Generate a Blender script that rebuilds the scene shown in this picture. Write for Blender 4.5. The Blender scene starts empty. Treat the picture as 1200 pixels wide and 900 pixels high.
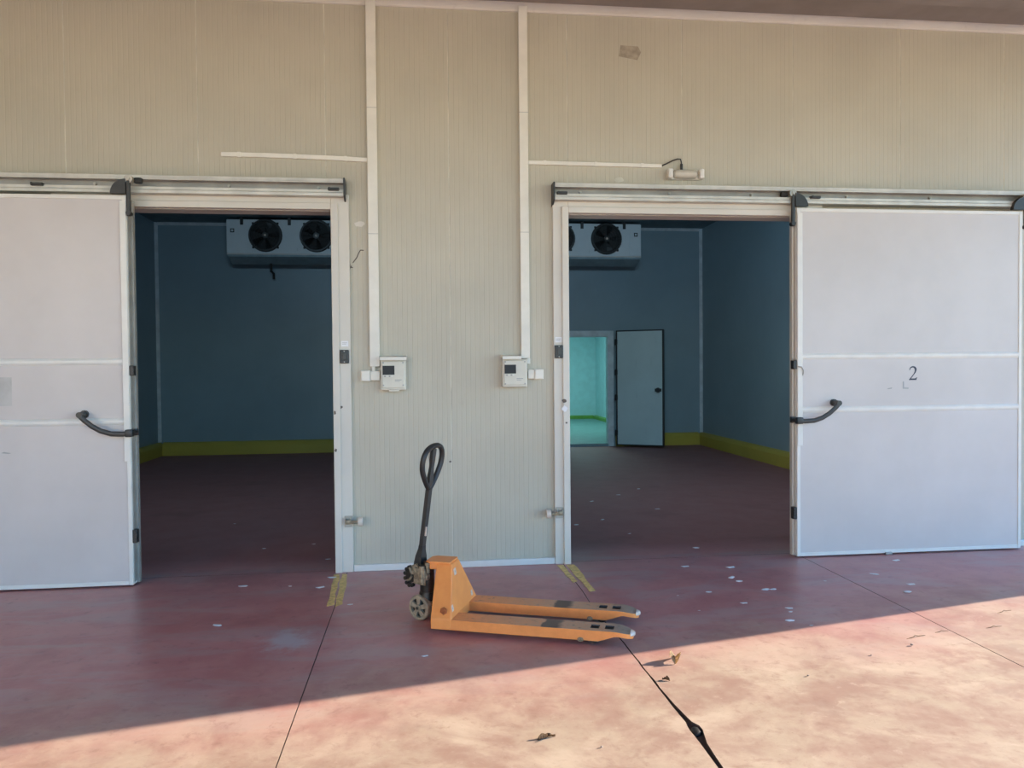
import bpy, bmesh, math, random
from mathutils import Vector, Matrix
random.seed(7)
S = bpy.context.scene
COL = S.collection
R = math.radians

# ------------------------------------------------------------------ camera
cam_d = bpy.data.cameras.new('camera')
cam = bpy.data.objects.new('camera', cam_d); COL.objects.link(cam)
cam_d.sensor_width = 36.0; cam_d.lens = 27.275; cam_d.clip_end = 300
YAW, PITCH, ROLL = 0.115175702, 0.0216176333, -0.00903047495
def cam_axes():
    cy, sy = math.cos(YAW), math.sin(YAW)
    f0 = Vector((sy, cy, 0)); r0 = Vector((cy, -sy, 0)); z = Vector((0, 0, 1))
    cp, sp = math.cos(PITCH), math.sin(PITCH)
    f = f0*cp - z*sp; u = z*cp + f0*sp
    cr, sr = math.cos(ROLL), math.sin(ROLL)
    return r0*cr + u*sr, u*cr - r0*sr, f
r_, u_, f_ = cam_axes()
m = Matrix((r_, u_, -f_)).transposed().to_4x4()
m.translation = Vector((0, 0, 1.6))
cam.matrix_world = m
S.camera = cam

# ------------------------------------------------------------------ light
SUN_AZ, SUN_EL = R(13.0), R(16.5)
SUN_STRENGTH, SKY_STRENGTH = 14.5, 0.70
W = bpy.data.worlds.new('world'); S.world = W; W.use_nodes = True
nt = W.node_tree; nt.nodes.clear()
out = nt.nodes.new('ShaderNodeOutputWorld'); bg = nt.nodes.new('ShaderNodeBackground')
sky = nt.nodes.new('ShaderNodeTexSky'); sky.sky_type = 'NISHITA'; sky.sun_disc = False
sky.sun_elevation = R(38); sky.sun_rotation = R(90) - SUN_AZ
sky.air_density = 1.0; sky.dust_density = 0.4; sky.ozone_density = 3.0
hs = nt.nodes.new('ShaderNodeHueSaturation'); hs.inputs['Saturation'].default_value = 1.5
nt.links.new(sky.outputs[0], hs.inputs['Color']); nt.links.new(hs.outputs[0], bg.inputs[0]); bg.inputs[1].default_value = SKY_STRENGTH
nt.links.new(bg.outputs[0], out.inputs[0])
sun_d = bpy.data.lights.new('sun', 'SUN'); sun_d.energy = SUN_STRENGTH; sun_d.angle = R(0.3)
sun_d.color = (1.0, 0.865, 0.71)
sun = bpy.data.objects.new('sun', sun_d); COL.objects.link(sun)
d = Vector((-math.cos(SUN_EL)*math.cos(SUN_AZ), -math.cos(SUN_EL)*math.sin(SUN_AZ), -math.sin(SUN_EL)))
sun.rotation_euler = d.to_track_quat('-Z', 'Y').to_euler(); sun.location = (12, 0, 9)
S.view_settings.view_transform = 'Standard'; S.view_settings.look = 'None'
S.view_settings.gamma = 1.0; S.view_settings.use_curve_mapping = False
S.view_settings.exposure = 0.0

# cool fill added under each cold room ceiling to brighten it, no real lamp
for lx, en, rz in ((-1.9, 50, 0), (2.6, 80, -28)):
    ld = bpy.data.lights.new('cold_room_fill', 'AREA'); ld.shape = 'RECTANGLE'; ld.size = 1.5; ld.size_y = .25; ld.energy = en; ld.color = (.50, .78, 1.0)
    lo = bpy.data.objects.new('cold_room_fill', ld); COL.objects.link(lo); lo.location = (lx, 7.4, 4.26); lo.rotation_euler = (R(68), 0, R(rz))
# ------------------------------------------------------------------ materials
class N:
    """tiny node-graph writer"""
    def __init__(s, name):
        s.mat = bpy.data.materials.new(name); s.mat.use_nodes = True
        s.t = s.mat.node_tree; s.t.nodes.clear()
        s.out = s.t.nodes.new('ShaderNodeOutputMaterial')
        s.b = s.t.nodes.new('ShaderNodeBsdfPrincipled')
        s.t.links.new(s.b.outputs[0], s.out.inputs[0])
        s.tc = s.t.nodes.new('ShaderNodeTexCoord').outputs['Object']
    def put(s, sock, v):
        if isinstance(v, bpy.types.NodeSocket): s.t.links.new(v, sock)
        elif isinstance(v, (tuple, list)) and len(v) == 3 and sock.type == 'RGBA': sock.default_value = (*v, 1)
        else: sock.default_value = v
    def set(s, **k):
        for n, v in k.items(): s.put(s.b.inputs[n.replace('_', ' ')], v)
        return s
    def math(s, op, a, b=0.0, c=0.0, clamp=False):
        n = s.t.nodes.new('ShaderNodeMath'); n.operation = op; n.use_clamp = clamp
        for i, v in enumerate((a, b, c)): s.put(n.inputs[i], v)
        return n.outputs[0]
    def noise(s, scale, detail=4, rough=.55, stretch=(1, 1, 1), off=(0, 0, 0), dist=0):
        mp = s.t.nodes.new('ShaderNodeMapping'); s.t.links.new(s.tc, mp.inputs[0])
        mp.inputs['Scale'].default_value = stretch; mp.inputs['Location'].default_value = off
        n = s.t.nodes.new('ShaderNodeTexNoise'); s.t.links.new(mp.outputs[0], n.inputs[0])
        n.inputs['Scale'].default_value = scale; n.inputs['Detail'].default_value = detail
        n.inputs['Roughness'].default_value = rough; n.inputs['Distortion'].default_value = dist
        return n.outputs[0]
    def ramp(s, v, a, b, lo=0.0, hi=1.0):
        n = s.t.nodes.new('ShaderNodeMapRange'); n.interpolation_type = 'SMOOTHSTEP'
        for i, x in enumerate((v, a, b, lo, hi)): s.put(n.inputs[i], x)
        return n.outputs[0]
    def mix(s, f, a, b):
        n = s.t.nodes.new('ShaderNodeMix'); n.data_type = 'RGBA'
        s.put(n.inputs[0], f); s.put(n.inputs[6], a); s.put(n.inputs[7], b)
        return n.outputs[2]
    def xyz(s):
        n = s.t.nodes.new('ShaderNodeSeparateXYZ'); s.t.links.new(s.tc, n.inputs[0])
        return n.outputs
    def bump(s, h, strength=.2, dist=.01):
        n = s.t.nodes.new('ShaderNodeBump'); n.inputs['Strength'].default_value = strength
        n.inputs['Distance'].default_value = dist; s.t.links.new(h, n.inputs['Height'])
        s.t.links.new(n.outputs[0], s.b.inputs['Normal'])
        return s

def plain(name, col, rough=.5, metal=0.0, var=.12, scale=6.0):
    n = N(name)
    f = n.noise(scale, 5)
    dark = tuple(c*(1-var) for c in col); lite = tuple(min(1, c*(1+var)) for c in col)
    n.set(Base_Color=n.mix(n.ramp(f, .3, .7), dark, lite), Roughness=rough, Metallic=metal)
    return n.mat

def floor_mat():
    n = N('red_painted_concrete')
    x, y, z = n.xyz()
    big = n.noise(.9, 6, .6); mid = n.noise(3.2, 8, .65, off=(3, 1, 0)); fine = n.noise(38, 6, .7)
    streak = n.noise(2.2, 8, .65, stretch=(.55, 1.6, 1), off=(9, 4, 0), dist=.6)
    maroon = n.mix(n.ramp(mid, .3, .7), (.50, .19, .175), (.60, .275, .25))
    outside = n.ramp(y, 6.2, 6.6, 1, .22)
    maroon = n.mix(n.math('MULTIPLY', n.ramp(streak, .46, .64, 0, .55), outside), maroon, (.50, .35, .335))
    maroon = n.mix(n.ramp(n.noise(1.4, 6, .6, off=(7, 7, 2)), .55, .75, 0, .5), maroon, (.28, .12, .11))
    maroon = n.mix(n.ramp(y, 6.2, 6.9, 0, .55), maroon, (.19, .062, .055))  # darker behind the doorways, the rooms' dimness put into the paint
    # weathered, bleached paint, mask laid along the shadow edge: sunlight coloured in too
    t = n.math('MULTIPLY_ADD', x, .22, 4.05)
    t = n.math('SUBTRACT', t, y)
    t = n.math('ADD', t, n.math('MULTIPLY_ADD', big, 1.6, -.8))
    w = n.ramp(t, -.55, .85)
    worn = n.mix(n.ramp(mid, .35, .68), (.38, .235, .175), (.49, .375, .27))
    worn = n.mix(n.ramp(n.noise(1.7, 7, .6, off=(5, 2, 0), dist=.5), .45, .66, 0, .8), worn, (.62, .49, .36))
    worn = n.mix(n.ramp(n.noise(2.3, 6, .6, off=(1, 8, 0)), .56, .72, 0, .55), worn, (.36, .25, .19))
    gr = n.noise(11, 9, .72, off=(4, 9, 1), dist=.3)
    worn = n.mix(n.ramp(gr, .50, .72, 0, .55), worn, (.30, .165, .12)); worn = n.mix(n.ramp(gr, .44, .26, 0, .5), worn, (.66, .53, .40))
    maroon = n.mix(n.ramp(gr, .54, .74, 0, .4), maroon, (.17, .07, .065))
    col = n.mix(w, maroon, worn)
    col = n.mix(n.ramp(fine, .60, .78, 0, .35), col, (.16, .09, .075))
    # pale spilled-powder stain in front of the jack
    dx = n.math('MULTIPLY', n.math('ADD', x, .81), 5.0); dy = n.math('MULTIPLY', n.math('SUBTRACT', y, 4.66), 4.6)
    r2 = n.math('ADD', n.math('MULTIPLY', dx, dx), n.math('MULTIPLY', dy, dy))
    st = n.math('ADD', n.math('SQRT', r2), n.math('MULTIPLY_ADD', n.noise(9, 7, .7), 2.4, -1.2))
    col = n.mix(n.ramp(st, .15, 1.1, .85, 0), col, (.56, .49, .50))
    # scuffed pale line along the thresholds
    ty = n.math('ABSOLUTE', n.math('SUBTRACT', y, 6.30))
    col = n.mix(n.math('MULTIPLY', n.ramp(ty, .0, .10, .5, 0), n.ramp(streak, .35, .6)), col, (.36, .27, .27))
    rough = n.math('MULTIPLY_ADD', mid, .16, .265)
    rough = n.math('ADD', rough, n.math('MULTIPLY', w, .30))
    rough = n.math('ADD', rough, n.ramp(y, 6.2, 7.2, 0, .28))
    spots = n.noise(85, 3, .6, off=(2, 2, 0))
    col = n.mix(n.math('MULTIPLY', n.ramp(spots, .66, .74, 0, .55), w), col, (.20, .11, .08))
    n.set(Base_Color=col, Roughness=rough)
    n.bump(n.math('ADD', n.math('MULTIPLY', fine, .6), n.math('MULTIPLY', mid, .8)), .12, .005)
    return n.mat

def wall_mat(name, col, stain, rough=.42):
    n = N(name)
    f = n.noise(1.1, 5, .6); g = n.noise(14, 5, .6, stretch=(1, 1, .25))
    c = n.mix(n.ramp(f, .3, .7), tuple(v*.94 for v in col), tuple(min(1, v*1.04) for v in col))
    c = n.mix(n.ramp(g, .62, .8, 0, .25), c, stain)
    n.set(Base_Color=c, Roughness=rough)
    return n.mat

def fork_mat():
    n = N('worn_orange_fork_paint')
    x, y, z = n.xyz()
    no = n.noise(16, 7, .7); no2 = n.noise(60, 4)
    c = n.mix(n.ramp(no, .3, .75), (1.0, .335, .085), (.90, .29, .07))
    sx = n.t.nodes.new('ShaderNodeSeparateXYZ'); tcn = n.t.nodes.new('ShaderNodeTexCoord'); n.t.links.new(tcn.outputs['Normal'], sx.inputs[0])
    top = n.ramp(sx.outputs[2], .5, .8)
    wx = n.math('ADD', x, n.math('MULTIPLY_ADD', no, .24, -.12))
    worn = n.math('MULTIPLY', top, n.ramp(wx, .16, .85, .22, .85))
    worn = n.math('MULTIPLY', worn, n.ramp(no2, .2, .55, .55, 1))
    c = n.mix(worn, c, (.58, .40, .26))
    wx2 = n.math('ADD', x, n.math('MULTIPLY_ADD', no, .06, -.03))
    patch = n.math('MULTIPLY', n.ramp(wx2, .655, .67), n.ramp(wx2, .745, .79, 1, 0))
    c = n.mix(n.math('MULTIPLY', patch, n.math('MULTIPLY', top, .85)), c, (.055, .05, .045))
    tip = n.ramp(wx2, 1.00, 1.12)
    c = n.mix(n.math('MULTIPLY', n.math('MULTIPLY', tip, top), .75), c, (.26, .23, .19))
    smear = n.math('MULTIPLY', top, n.ramp(n.noise(22, 6, .7, off=(2, 5, 1)), .55, .7, 0, .6))
    c = n.mix(smear, c, (.16, .13, .10))
    n.set(Base_Color=c, Roughness=.5)
    return n.mat

M = {}
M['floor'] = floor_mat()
M['dirt'] = plain('joint_dirt', (.11, .078, .062), .95)
M['wall'] = wall_mat('beige_panel', (.53, .475, .375), (.30, .26, .20))
M['joint'] = plain('panel_joint_filler', (.62, .575, .48), .6)
M['inner'] = wall_mat('blue_green_cold_room_panel', (.27, .36, .40), (.21, .28, .32), .38)
M['inner_trim'] = plain('cold_room_corner_trim', (.66, .72, .74), .4)
M['inner_ceiling'] = plain('cold_room_ceiling', (.16, .24, .27), .6)
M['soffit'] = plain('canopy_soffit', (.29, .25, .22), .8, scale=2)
M['frame'] = wall_mat('frame_paint', (.68, .62, .54), (.34, .31, .27), .40)
M['door'] = wall_mat('white_door_skin', (.625, .565, .535), (.62, .60, .56), .34)
M['strip'] = plain('door_strip_enamel', (.77, .73, .67), .3, var=.04)
M['alu'] = plain('satin_aluminium', (.60, .57, .51), .42, .15)
M['alu_dark'] = plain('grey_rail_web', (.34, .32, .29), .5, .2)
M['rubber'] = plain('black_rubber', (.022, .02, .018), .6)
M['black'] = plain('black_plastic', (.03, .028, .026), .4)
M['darkhandle'] = plain('charcoal_handle_plastic', (.050, .046, .040), .38)
M['duct'] = plain('cream_pvc_duct', (.80, .75, .66), .4, var=.05)
M['box'] = plain('grey_white_controller_plastic', (.68, .63, .53), .4, var=.05)
M['screen'] = plain('black_display', (.010, .009, .009), .5)
M['button'] = plain('white_button', (.78, .76, .72), .4)
M['greyprint'] = plain('grey_print', (.36, .35, .33), .5)
M['bounce_wall'] = plain('cream_render', (.76, .66, .52), .8, scale=2)
M['yellow'] = wall_mat('yellow_kerb_paint', (.52, .40, .06), (.30, .24, .06), .5)
M['green_kerb'] = plain('green_kerb_paint', (.14, .32, .05), .5)
M['green_floor'] = plain('pale_green_floor', (.15, .30, .27), .45)
M['aqua'] = plain('pale_aqua_panel', (.42, .66, .68), .5, var=.05)
M['tape'] = plain('worn_yellow_tape', (.80, .56, .20), .7, var=.22, scale=30)
M['paper'] = plain('white_paper', (.82, .80, .80), .7, var=.05)
M['evap'] = wall_mat('pale_blue_evaporator_paint', (.86, .90, .90), (.08, .11, .11), .4)
M['tray'] = plain('evaporator_tray', (.30, .40, .43), .45)
M['orange'] = plain('orange_enamel', (1.0, .335, .085), .45, var=.05, scale=14)
M['fork'] = fork_mat(); M['bolt'] = plain('red_brown_bolt', (.42, .11, .03), .5)
M['steel'] = plain('dull_steel', (.42, .38, .33), .4, .7)
M['beige_wheel'] = plain('beige_wheel_plastic', (.38, .30, .20), .55, var=.25, scale=30)
M['grease'] = plain('greasy_black_iron', (.035, .028, .022), .4, .3, var=.4, scale=25)
M['bronze'] = plain('dirty_tan_casting', (.33, .26, .17), .5, .3, var=.4, scale=40)
M['whitecap'] = plain('worn_white_nylon', (.70, .58, .48), .4)
M['label'] = plain('pale_sticker', (.72, .56, .45), .5)
M['glass'] = plain('frosted_diffuser', (.55, .50, .42), .25)
M['leaf'] = plain('dry_leaf', (.50, .36, .20), .8, var=.3, scale=40)
M['leafdark'] = plain('brown_leaf', (.20, .12, .06), .8, var=.4, scale=40)
M['stone'] = plain('grey_pebble', (.30, .24, .20), .8)
M['ink'] = plain('dark_blue_ink', (.035, .037, .06), .5)
M['tapegrey'] = plain('brown_tape', (.36, .30, .23), .45, var=.2, scale=20)
M['smudge'] = plain('scribbled_marker', (.13, .10, .08), .6)
M['leafdoor'] = wall_mat('scratched_grey_door_skin', (.60, .71, .71), (.28, .38, .38), .4)

# ------------------------------------------------------------------ mesh helpers
def bm_new(): return bmesh.new()
def add_box(bm, a, b, mi=0, bev=0.0, mat=None):
    r = bmesh.ops.create_cube(bm, size=1.0)
    vs = r['verts']
    c = [(a[i]+b[i])/2 for i in range(3)]; s = [abs(b[i]-a[i]) for i in range(3)]
    for v in vs:
        v.co = Vector((c[0]+v.co.x*s[0], c[1]+v.co.y*s[1], c[2]+v.co.z*s[2]))
    fs = list({f for v in vs for f in v.link_faces})
    if bev > 0:
        es = list({e for v in vs for e in v.link_edges})
        g = bmesh.ops.bevel(bm, geom=es, offset=min(bev, min(s)*.45), segments=2, affect='EDGES', profile=.5)
        fs = list({f for f in g['faces']} | {f for f in fs if f.is_valid})
        vs = list({v for f in fs for v in f.verts})
    for f in fs:
        if f.is_valid: f.material_index = mi
    if mat is not None:
        for v in vs: v.co = mat @ v.co
    return vs
def add_cyl(bm, p0, p1, r, seg=20, r2=None, mi=0, cap=True):
    p0, p1 = Vector(p0), Vector(p1); d = p1-p0; L = d.length
    q = d.to_track_quat('Z', 'Y').to_matrix().to_4x4(); q.translation = (p0+p1)/2
    g = bmesh.ops.create_cone(bm, cap_ends=cap, segments=seg, radius1=r, radius2=r if r2 is None else r2, depth=L, matrix=q)
    for v in g['verts']:
        for f in v.link_faces: f.material_index = mi
    return g['verts']
def add_tube(bm, pts, r, seg=8, closed=False, ry=None, up=Vector((0, 0, 1))):
    """sweep an elliptical section along pts; r may be a list"""
    pts = [Vector(p) for p in pts]; n = len(pts); rings = []
    for i, p in enumerate(pts):
        if closed: t = pts[(i+1) % n]-pts[i-1]
        else: t = pts[min(i+1, n-1)]-pts[max(i-1, 0)]
        t.normalize()
        a = up.cross(t)
        if a.length < 1e-4: a = Vector((1, 0, 0)).cross(t)
        a.normalize(); b = t.cross(a)
        ri = r[i] if isinstance(r, (list, tuple)) else r
        rb = (ry if ry is not None else ri)
        rings.append([bm.verts.new(p + a*ri*math.cos(2*math.pi*k/seg) + b*rb*math.sin(2*math.pi*k/seg)) for k in range(seg)])
    for i in range(n if closed else n-1):
        A, B = rings[i], rings[(i+1) % n]
        for k in range(seg):
            bm.faces.new((A[k], A[(k+1) % seg], B[(k+1) % seg], B[k]))
    if not closed:
        bm.faces.new(rings[0][::-1]); bm.faces.new(rings[-1])
def add_prism(bm, poly, axis, t0, t1, mi=0):
    """extrude a 2D polygon along axis: 'x','y','z'"""
    def P(a, b, t):
        return {'x': (t, a, b), 'y': (a, t, b), 'z': (a, b, t)}[axis]
    lo = [bm.verts.new(P(a, b, t0)) for a, b in poly]; hi = [bm.verts.new(P(a, b, t1)) for a, b in poly]
    fs = [bm.faces.new(lo), bm.faces.new(hi[::-1])]
    n = len(poly)
    for i in range(n): fs.append(bm.faces.new((lo[i], hi[i], hi[(i+1) % n], lo[(i+1) % n])))
    for f in fs: f.material_index = mi
    return lo+hi
def obj(name, bm, mats, parent=None, smooth=False, bevel=0.0):
    bmesh.ops.recalc_face_normals(bm, faces=bm.faces)
    me = bpy.data.meshes.new(name); bm.to_mesh(me); bm.free()
    for mm in (mats if isinstance(mats, (list, tuple)) else [mats]): me.materials.append(M[mm])
    o = bpy.data.objects.new(name, me); COL.objects.link(o)
    if parent: o.parent = parent
    if smooth:
        for p in me.polygons: p.use_smooth = True
        try: me.set_sharp_from_angle(angle=R(38))
        except Exception: pass
    if bevel:
        b = o.modifiers.new('edge', 'BEVEL'); b.width = bevel; b.segments = 2; b.limit_method = 'ANGLE'
    return o
def boxes(name, lst, mats, parent=None, bev=0.0, smooth=False):
    bm = bm_new()
    for it in lst: add_box(bm, it[0], it[1], it[2] if len(it) > 2 else 0, bev)
    return obj(name, bm, mats, parent, smooth)
def empty(name, loc=(0, 0, 0), rz=0):
    o = bpy.data.objects.new(name, None); o.empty_display_size = .1
    COL.objects.link(o); o.location = loc; o.rotation_euler = (0, 0, rz); return o
def tag(o, label=None, cat=None, group=None, kind=None):
    if label: o['label'] = label
    if cat: o['category'] = cat
    if group: o['group'] = group
    if kind: o['kind'] = kind
    return o
def struct(o, label, cat): return tag(o, label, cat, kind='structure')
def copy_tree(o, parent=None):
    c = o.copy(); COL.objects.link(c)
    if parent: c.parent = parent
    for ch in list(o.children): copy_tree(ch, c)
    return c

WY = 6.21            # front face of the insulated wall

# ------------------------------------------------------------------ floor
JL, JR = -0.602, 3.124
crack = [(-25, 1.1522, 1.1588), (1.5, 1.1529, 1.1617), (2.55, 1.1515, 1.1652), (2.8, 1.1518, 1.1694), (2.94, 1.1517, 1.1720), (3.05, 1.1519, 1.1761), (3.14, 1.1525, 1.1817),
         (3.22, 1.1508, 1.1988), (3.26, 1.1488, 1.2072), (3.3, 1.1514, 1.2058), (3.34, 1.1574, 1.1860), (3.42, 1.1529, 1.1771), (3.52, 1.1498, 1.1674), (3.6, 1.1495, 1.1632),
         (3.72, 1.1464, 1.1569), (3.8, 1.1463, 1.1595), (3.88, 1.1457, 1.1540), (3.98, 1.1409, 1.1497), (4.06, 1.1431, 1.1524), (4.2, 1.1385, 1.1462), (4.37, 1.1375, 1.1452), (4.6, 1.1238, 1.1293),
         (5, 1.1064, 1.1108), (5.4, 1.1163, 1.1201), (5.8, 1.1111, 1.1144), (6.235, 1.1211, 1.1244)]
def slab(bm, left, right, z0=-.04):
    poly = left + right[::-1]
    lo = [bm.verts.new((x, y, z0)) for x, y in poly]; hi = [bm.verts.new((x, y, 0)) for x, y in poly]
    bm.faces.new(hi); n = len(poly)
    for i in range(n): bm.faces.new((lo[i], lo[(i+1) % n], hi[(i+1) % n], hi[i])).material_index = 1
bm = bm_new()
slab(bm, [(-26, -25), (-26, 6.235)], [(JL-.0025, -25), (JL-.0025, 6.235)])
slab(bm, [(JL+.0025, -25), (JL+.0025, 6.235)], [(b, a) for a, b, c in crack])
slab(bm, [(c, a) for a, b, c in crack], [(JR-.003, -25), (JR-.003, 6.235)])
slab(bm, [(JR+.003, -25), (JR+.003, 6.235)], [(30, -25), (30, 6.235)])
slab(bm, [(-26, 6.241), (-26, 23)], [(30, 6.241), (30, 23)])
f = bm.faces.new([bm.verts.new(v) for v in ((-26, -25, -.020), (30, -25, -.020), (30, 23, -.020), (-26, 23, -.020))])
f.material_index = 1
struct(obj('floor', bm, ['floor', 'dirt']), 'red painted concrete floor, worn and painted paler where the sun falls', 'floor')

# ------------------------------------------------------------------ outer wall
OL0, OL1, OR0, OR1, OZ = -2.60, -0.695, 1.185, 3.20, 2.835
def ribbed(bm, x0, x1, z0, z1):
    """front skin with fine ribs and panel joints"""
    P = .957; x_ref = .2300
    prof = [(x0, 0, 0)]
    k = math.ceil((x0-x_ref)/(P/25)); 
    while True:
        x = x_ref + k*P/25
        if x > x1-.01: break
        if x > x0+.01:
            if k % 25 == 0: w, dep, mi = .0050, .004, 1
            else: w, dep, mi = .005, .0013, 0
            prof += [(x-w, 0, 0), (x-w*.5, dep, mi), (x+w*.5, dep, mi), (x+w, 0, mi)]
        k += 1
    prof.append((x1, 0, 0))
    lo = [bm.verts.new((x, WY+dy, z0)) for x, dy, mi in prof]; hi = [bm.verts.new((x, WY+dy, z1)) for x, dy, mi in prof]
    for i in range(len(prof)-1):
        f = bm.faces.new((lo[i], lo[i+1], hi[i+1], hi[i])); f.material_index = prof[i+1][2]
bm = bm_new()
WX0, WX1, WT = -12.0, 9.96, 4.50
for x0, x1, z0, z1 in ((WX0, OL0, 0, OZ), (OL1, OR0, 0, OZ), (OR1, WX1, 0, OZ), (WX0, WX1, OZ, WT)):
    ribbed(bm, x0, x1, z0, z1)
    add_box(bm, (x0, WY+.006, z0), (x1, WY+.16, z1))
struct(obj('wall_front', bm, ['wall', 'joint']), 'beige ribbed cold-store panel wall with two doorways', 'wall')

# shell of the building behind the wall
YB, CZ = 15.2, 4.36
XL, XR = -4.92, 5.64
struct(boxes('wall_left', [((XL-.12, WY+.17, 0), (XL, YB+.12, CZ))], 'inner'), 'dim blue side wall of the left cold room', 'wall')
struct(boxes('wall_right', [((XR, WY+.17, 0), (XR+.12, YB+.12, CZ))], 'inner'), 'dim blue side wall of the right cold room', 'wall')
struct(boxes('wall_middle', [((.20, WY+.17, 0), (.36, YB, CZ))], 'inner'), 'partition between the two cold rooms', 'wall')
SD0, SD1, SDZ = 2.70, 3.69, 2.20
struct(boxes('wall_back', [((XL, YB, 0), (SD0, YB+.12, CZ)), ((SD1, YB, 0), (XR, YB+.12, CZ)), ((SD0, YB, SDZ), (SD1, YB+.12, CZ)), ((SD0, YB, 0), (SD1, YB+.12, .05))], 'inner'),
       'dark blue back wall of the two cold rooms', 'wall')
struct(boxes('ceiling_inner', [((XL-.12, WY+.16, CZ), (XR+.12, 23, CZ+.1))], 'inner_ceiling'), 'dark ceiling of the two cold rooms', 'ceiling')
struct(boxes('wall_side', [((WX1-.12, WY+.165, 0), (WX1, 23, 4.5)), ((WX0, WY+.165, 0), (WX0+.12, 23, 4.5))], 'wall'), 'outer side walls of the building', 'wall')
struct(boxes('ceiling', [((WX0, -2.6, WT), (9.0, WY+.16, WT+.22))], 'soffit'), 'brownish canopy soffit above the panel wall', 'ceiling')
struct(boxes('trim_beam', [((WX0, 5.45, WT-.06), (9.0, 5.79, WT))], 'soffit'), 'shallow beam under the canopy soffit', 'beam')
# cove strip where the wall meets the soffit
bm = bm_new()
add_prism(bm, [(WY, 4.432), (WY-.014, 4.432), (WY-.022, 4.445), (WY-.034, 4.487), (WY-.034, WT), (WY, WT)], 'x', WX0, 9.0)
for i in range(14): add_cyl(bm, (-4+i*.72, WY-.020, 4.463), (-4+i*.72, WY-.033, 4.460), .007, 8)
struct(obj('trim_cornice', bm, 'frame'), 'pale strip along the top of the panel wall', 'trim')
struct(boxes('baseboard_front', [((-.552, WY-.028, 0), (1.072, WY, .052))], 'strip', bev=.006), 'white skirting strip between the two doorways', 'baseboard')
struct(boxes('baseboard_outer', [((3.35, WY-.028, 0), (WX1, WY, .052)), ((WX0, WY-.028, 0), (-2.75, WY, .052))], 'strip', bev=.006), 'white skirting strip behind the sliding doors', 'baseboard')

# unseen wall added left of the yard to bounce warm sunlight back
struct(boxes('wall_bounce', [((-9.4, -19, 0), (-9.2, WY-.01, WT-.002)), ((-9.4, -19, WT), (-9.2, -2.62, 6.2))], 'bounce_wall'), 'unseen wall added on the left to bounce warm sunlight', 'wall')
# inner kerbs and corner trims
def kerb(name, a, b, nrm, z0, h, mat, lab):
    a, b, n = Vector(a), Vector(b), Vector(nrm)
    bm = bm_new(); prof = [(0, 0), (.085, 0), (.085, h*.72), (.055, h*.93), (0, h)]
    A = [bm.verts.new((a.x+n.x*d, a.y+n.y*d, z0+z)) for d, z in prof]; B = [bm.verts.new((b.x+n.x*d, b.y+n.y*d, z0+z)) for d, z in prof]
    bm.faces.new(A); bm.faces.new(B[::-1])
    for i in range(5): bm.faces.new((A[i], B[i], B[(i+1) % 5], A[(i+1) % 5]))
    return struct(obj(name, bm, mat), lab, 'kerb')
kerb('baseboard_left', (XL, WY+.2), (XL, YB), (1, 0), 0, .25, 'yellow', 'yellow kerb along the side wall of the left room')
kerb('baseboard_back', (XL+.085, YB), (.20, YB), (0, -1), 0, .25, 'yellow', 'yellow kerb along the back wall of the left room')
kerb('baseboard_right', (XR, WY+.2), (XR, YB), (-1, 0), 0, .25, 'yellow', 'yellow kerb along the side wall of the right room')
kerb('baseboard_back_right', (3.84, YB), (XR-.085, YB), (0, -1), 0, .25, 'yellow', 'yellow kerb behind the open hinged door')
kerb('baseboard_back_middle', (.36, YB), (2.58, YB), (0, -1), 0, .25, 'yellow', 'yellow kerb on the back wall left of the hinged door')
def corner(name, x, sx, lab):
    bm = bm_new(); t = .05
    add_prism(bm, [(x, YB), (x+sx*t, YB), (x+sx*t*.55, YB-t*.55), (x, YB-t)], 'z', .25, CZ)
    struct(obj(name, bm, 'inner_trim'), lab, 'trim')
corner('trim_left', XL, 1, 'pale cove trim in the corner of the left room')
corner('trim_right', XR, -1, 'pale cove trim in the corner of the right room')
bm = bm_new()
add_prism(bm, [(YB, CZ), (YB-.05, CZ), (YB, CZ-.05)], 'x', XL+.05, .20); add_prism(bm, [(YB, CZ), (YB-.05, CZ), (YB, CZ-.05)], 'x', .36, XR-.05)
struct(obj('trim_back', bm, 'inner_trim'), 'pale cove trim where the back wall meets the ceiling', 'trim')

# small room behind the back wall
BX0, BX1, BY1, BZ = 1.2, 5.14, 22.7, 3.2
struct(boxes('floor_back', [((BX0, YB+.12, .0), (BX1, BY1, .05)), ((SD0, YB-.002, .05), (SD1, YB+.12, .056))], 'green_floor'), 'pale green floor of the lit far room', 'floor')
struct(boxes('wall_far', [((BX0, BY1, 0), (BX1, BY1+.1, BZ)), ((BX1, YB+.12, 0), (BX1+.1, BY1+.1, BZ)), ((BX0-.1, YB+.12, 0), (BX0, BY1+.1, BZ))], 'aqua'), 'pale aqua walls of the lit far room', 'wall')
struct(boxes('ceiling_far', [((BX0-.1, YB+.12, BZ), (BX1+.1, BY1+.1, BZ+.08))], 'aqua'), 'ceiling of the lit far room', 'ceiling')
kerb('baseboard_far', (BX0, BY1), (BX1-.085, BY1), (0, -1), .05, .10, 'green_kerb', 'green kerb along the far wall of the lit room')
kerb('baseboard_far_right', (BX1, YB+.13), (BX1, BY1), (-1, 0), .05, .10, 'green_kerb', 'green kerb along the right wall of the lit room')
lt = bpy.data.lights.new('room_light', 'AREA'); lt.shape = 'RECTANGLE'; lt.size = 1.4; lt.size_y = 3.0; lt.energy = 95; lt.color = (.62, .97, 1.0)
lo = bpy.data.objects.new('room_light', lt); COL.objects.link(lo); lo.location = (3.2, 19.2, BZ-.06)

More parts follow.
